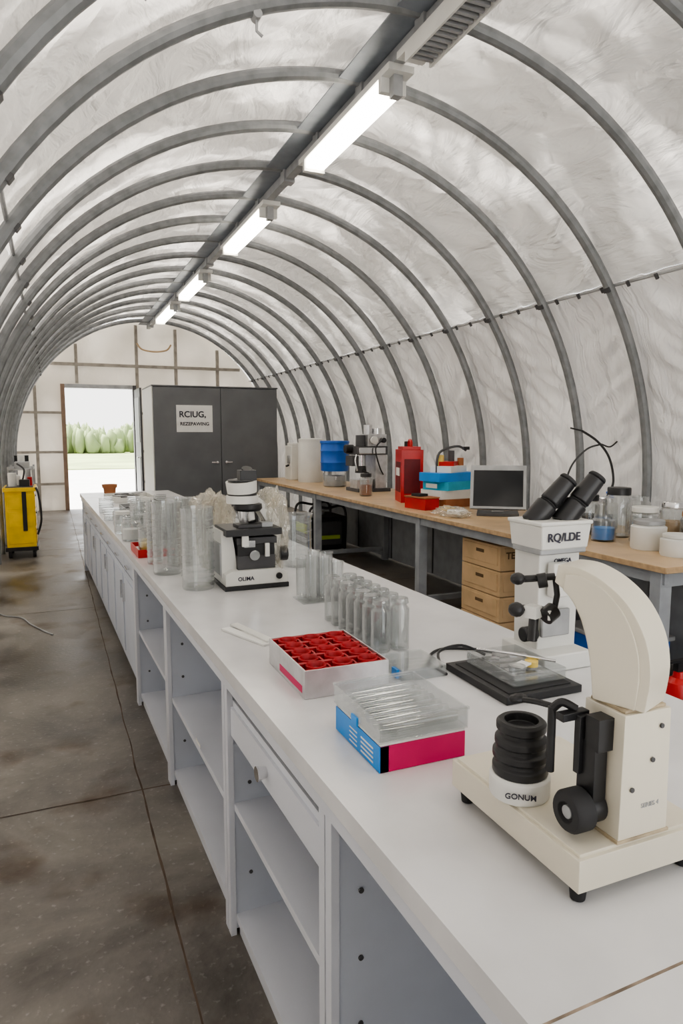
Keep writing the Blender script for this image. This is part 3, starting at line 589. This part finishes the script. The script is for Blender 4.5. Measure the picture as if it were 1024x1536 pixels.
b.box((0,.06,.225),(.46,.035,.385),GALV,rx=R); b.box((0,.0415,.22),(.41,.006,.32),SCREEN,rx=R); b.box((0,.09,.22),(.3,.03,.22),DGREY,rx=R)
b.done(loc=(3.42,4.72,T+.001),rz=-.62,bevel=.004)
b=B('crumpled_wipe_packet'); b.blob((0,0,.03),(.11,.19,.045),BAG,.4,2.5,4,2,flat=.002); b.box((-.02,-.1,.045),(.1,.12,.03),PAPER,rz=.4); b.box((.03,.12,.05),(.08,.1,.03),YLIQ,rz=.2); b.done(loc=(3.04,4.82,T))
b=B('flexible_desk_lamp'); b.cyl((0,0,0),(0,0,.03),.07,BLACK); b.tube(smooth([(0,0,.02),(-.03,.0,.2),(.02,-.0,.42),(.12,-.05,.56),(.22,-.1,.60)]),.007,BLACK); b.tube(smooth([(.06,-.06,.70),(.16,-.12,.62),(.23,-.17,.5),(.25,-.2,.33),(.2,-.2,.22)]),.009,BLACK)
b.tube(smooth([(.22,-.1,.60),(.28,-.12,.58),(.33,-.14,.62)]),.006,BLACK); b.tube([(.06,-.06,.70),(-.02,-.03,.72)],.006,BLACK); b.cyl((.2,-.2,.22),(.2,-.2,.0),.03,GALV); b.cyl((.2,-.2,.23),(.23,-.22,.25),.025,BLUED); b.done(loc=(3.56,4.05,T))
for (x,y,r,h,l,f) in ((3.36,3.62,.085,.26,BLACK,DGREY),(3.44,3.42,.085,.32,BLACK,None),(3.66,3.75,.08,.22,CHROME,None),(3.22,3.32,.075,.17,None,BLUE),(3.42,3.18,.09,.22,WPL,None),(3.68,3.48,.08,.26,None,None),(3.18,3.55,.06,.16,CHROME,None),(3.66,3.18,.08,.24,CHROME,CARD),(3.14,3.78,.06,.15,WPL,None),(3.6,2.98,.07,.2,BROWN,CARDD)):
    jar('reagent_jar',(x,y,T),r,h,l,f,GLASS if f else TUBEG)
jar('white_tub',(3.24,2.98,T),.10,.17,GALV,None,WPL)
jar('white_tub',(3.20,2.74,T),.09,.12,WPL,None,WPL)
# under bench
b=B('cardboard_drawer_stack')
for k in range(4):
    z=.095+k*.192; b.box((0,0,z),(.5,.5,.185),CARD); b.box((-.252,0,z+.01),(.006,.44,.13),CARD); b.box((-.256,0,z+.03),(.004,.1,.025),CARDD)
    b.box((0,-.252,z+.01),(.44,.006,.13),CARD); b.box((0,-.256,z+.055),(.12,.004,.03),CARDD); b.box((.0,0,z-.094),(.47,.47,.01),CARDD)
ob=b.done(loc=(3.22,4.30,0),rz=.0,bevel=.004)
label('box_lettering_a','TECNALABO',Matrix.Translation((3.22,4.0435,.69))@RX90,.07,ob,CARDD,bold=.002); label('box_lettering_b','LABFIX',Matrix.Translation((3.22,4.0435,.30))@RX90,.06,ob,CARDD,bold=.002)
b=B('portable_generator'); b.box((0,0,.30),(.5,.6,.42),BLACK); b.box((0,-.31,.3),(.36,.03,.3),DGREY); b.box((-.26,0,.35),(.02,.4,.12),YGR); b.box((-.26,0,.2),(.02,.4,.06),GALV); b.box((-.0,-.33,.25),(.3,.02,.05),YGR)
for a in (-.27,.27): b.tube(smooth([(-.24,a,0.03),(-.24,a,.6),(0,a,.62),(.24,a,.6),(.24,a,.03)],8),.018,DGREY)
for a in (-.2,.2): b.cyl((-.2,a,.07),(-.12,a,.07),.07,RUBB)
b.box((0,0,.06),(.4,.5,.06),DGREY); b.cyl((0,0,.5),(0,0,.56),.06,GALV); b.done(loc=(3.25,8.4,0),bevel=.01)
b=B('tool_case'); b.box((0,0,.16),(.3,.5,.32),DGREY); b.box((0,0,.17),(.31,.51,.02),BLACK); b.tube(smooth([(0,-.1,.32),(0,-.08,.37),(0,.08,.37),(0,.1,.32)]),.012,BLACK); b.done(loc=(3.3,9.3,0),bevel=.012)
b=B('storage_bin'); openbox(b,-.2,.2,-.25,.25,0,.28,.012,BLUED); b.bx(-.22,.22,-.27,.27,.28,.31,GALV); b.done(loc=(3.35,3.3,0),bevel=.006)
b=B('fire_extinguisher'); b.lathe([(0,0),(.07,0),(.075,.01),(.075,.36),(.06,.41),(.03,.43),(.025,.46),(0,.46)],(0,0,0),REDP); b.box((0,0,.48),(.05,.03,.04),BLACK); b.box((-.03,0,.51),(.12,.02,.012),BLACK); b.tube(smooth([(.02,0,.48),(.09,0,.45),(.10,0,.3),(.09,0,.12)]),.01,BLACK); b.cyl((0,-.076,.2),(0,-.074,.2),.03,PAPER); b.done(loc=(2.70,2.26,0))
# left side yellow equipment
b=B('yellow_tool_cart'); b.box((0,0,.50),(.34,.56,.72),YEL); b.box((0,0,.875),(.38,.60,.05),YEL); b.box((0,0,.89),(.32,.54,.04),DGREY)
for k in range(3): b.box((.172,0,.28+k*.22),(.008,.5,.19),YEL); b.box((.18,0,.34+k*.22),(.014,.2,.02),BLACK); b.box((0,-.282,.28+k*.22),(.28,.008,.19),YEL)
b.box((.05,-.29,.6),(.05,.02,.5),BLACK)
b.box((0,0,.12),(.38,.60,.05),BLACK)
for x in (-.14,.14):
    for y in (-.22,.22): b.cyl((x,y,.13),(x,y,.08),.02,BLACK); b.cyl((x-.02,y,.055),(x+.02,y,.055),.055,RUBB)
b.tube(smooth([(.19,-.3,.3),(.24,-.33,.5),(.22,-.32,.8),(.19,-.3,.9)]),.014,BLACK)
b.cyl((-.08,-.12,.90),(-.08,-.12,1.08),.05,WPL); b.box((.06,-.15,.95),(.12,.14,.09),BLACK); b.cyl((.1,.1,.9),(.1,.1,1.12),.035,GALV); b.box((-.06,.12,.97),(.14,.18,.13),WPL); b.tube(smooth([(.04,-.1,.99),(.06,-.12,1.12),(-.02,-.14,1.20)]),.012,DGREY); b.cyl((.12,-.05,.9),(.12,-.05,1.02),.03,REDP)
b.done(loc=(-.39,9.75,0),bevel=.006)
b=B('metal_shelf_unit')
for x in (-.16,.16):
    for y in (-.4,.4): b.bx(x-.015,x+.015,y-.015,y+.015,0,1.1,GALV)
for z in (.2,.6,1.05): b.bx(-.175,.175,-.42,.42,z,z+.025,GALV)
for (x,y,z,s,m) in ((0,-.25,.70,(.22,.25,.15),WPL),(0,.1,.69,(.2,.2,.13),CARD),(0,.28,1.16,(.2,.2,.17),BLACK),(.02,-.2,1.12,(.2,.3,.09),GALV),(0,0,.32,(.25,.5,.19),DGREY)): b.box((x,y,z),s,m)
b.cyl((0,.05,1.075),(0,.05,1.25),.05,WPL); b.done(loc=(-.42,11.3,0),bevel=.004)
b=B('floor_cable'); b.tube(smooth([(-.60,6.9,.006),(-.45,6.5,.006),(-.3,6.35,.006),(-.22,6.1,.006),(-.12,5.85,.006),(-.05,5.7,.006)]),.0055,GALV); b.done()

# ---------------------------------------------------------------- lights / world (sky with a bright hazy horizon)
w=bpy.data.worlds.new('world'); bpy.context.scene.world=w; w.use_nodes=True; nt=w.node_tree
sk=nt.nodes.new('ShaderNodeTexSky'); sk.sky_type='NISHITA'; sk.sun_disc=False; sk.sun_elevation=50*D2R; sk.sun_rotation=-60*D2R; sk.air_density=1.2; sk.dust_density=5
hs=nt.nodes.new('ShaderNodeHueSaturation'); hs.inputs['Saturation'].default_value=.2; nt.links.new(sk.outputs[0],hs.inputs['Color'])
tc=nt.nodes.new('ShaderNodeTexCoord'); sx=nt.nodes.new('ShaderNodeSeparateXYZ'); nt.links.new(tc.outputs['Generated'],sx.inputs[0])
mr=nt.nodes.new('ShaderNodeMapRange'); mr.inputs[1].default_value=.05; mr.inputs[2].default_value=.30; mr.inputs[3].default_value=1.0; mr.inputs[4].default_value=0.0; nt.links.new(sx.outputs['Z'],mr.inputs[0])
mxc=nt.nodes.new('ShaderNodeMixRGB'); nt.links.new(mr.outputs[0],mxc.inputs[0]); nt.links.new(hs.outputs[0],mxc.inputs[1]); mxc.inputs[2].default_value=(3.0,2.95,2.85,1)
bg=nt.nodes['Background']; nt.links.new(mxc.outputs[0],bg.inputs[0]); bg.inputs[1].default_value=2.4
s=bpy.data.lights.new('sun','SUN'); s.energy=15; s.angle=.02; s.color=(1,.92,.80); so=bpy.data.objects.new('sun',s); bpy.context.scene.collection.objects.link(so)
d=Vector((.45,-.35,-1.0)); so.rotation_euler=d.to_track_quat('-Z','Y').to_euler(); so.location=(-10,8,20)
c=bpy.data.cameras.new('camera'); co=bpy.data.objects.new('camera',c); bpy.context.scene.collection.objects.link(co)
c.sensor_fit='VERTICAL'; c.sensor_height=36; c.sensor_width=24; c.lens=24; c.clip_start=.02; c.clip_end=500
co.location=(0,0,1.58); co.rotation_euler=((90-6.57)*D2R,0,-22.97*D2R)
bpy.context.scene.camera=co
vs=bpy.context.scene.view_settings; vs.view_transform='AgX'; vs.look='AgX - Medium High Contrast'; vs.exposure=-1.45
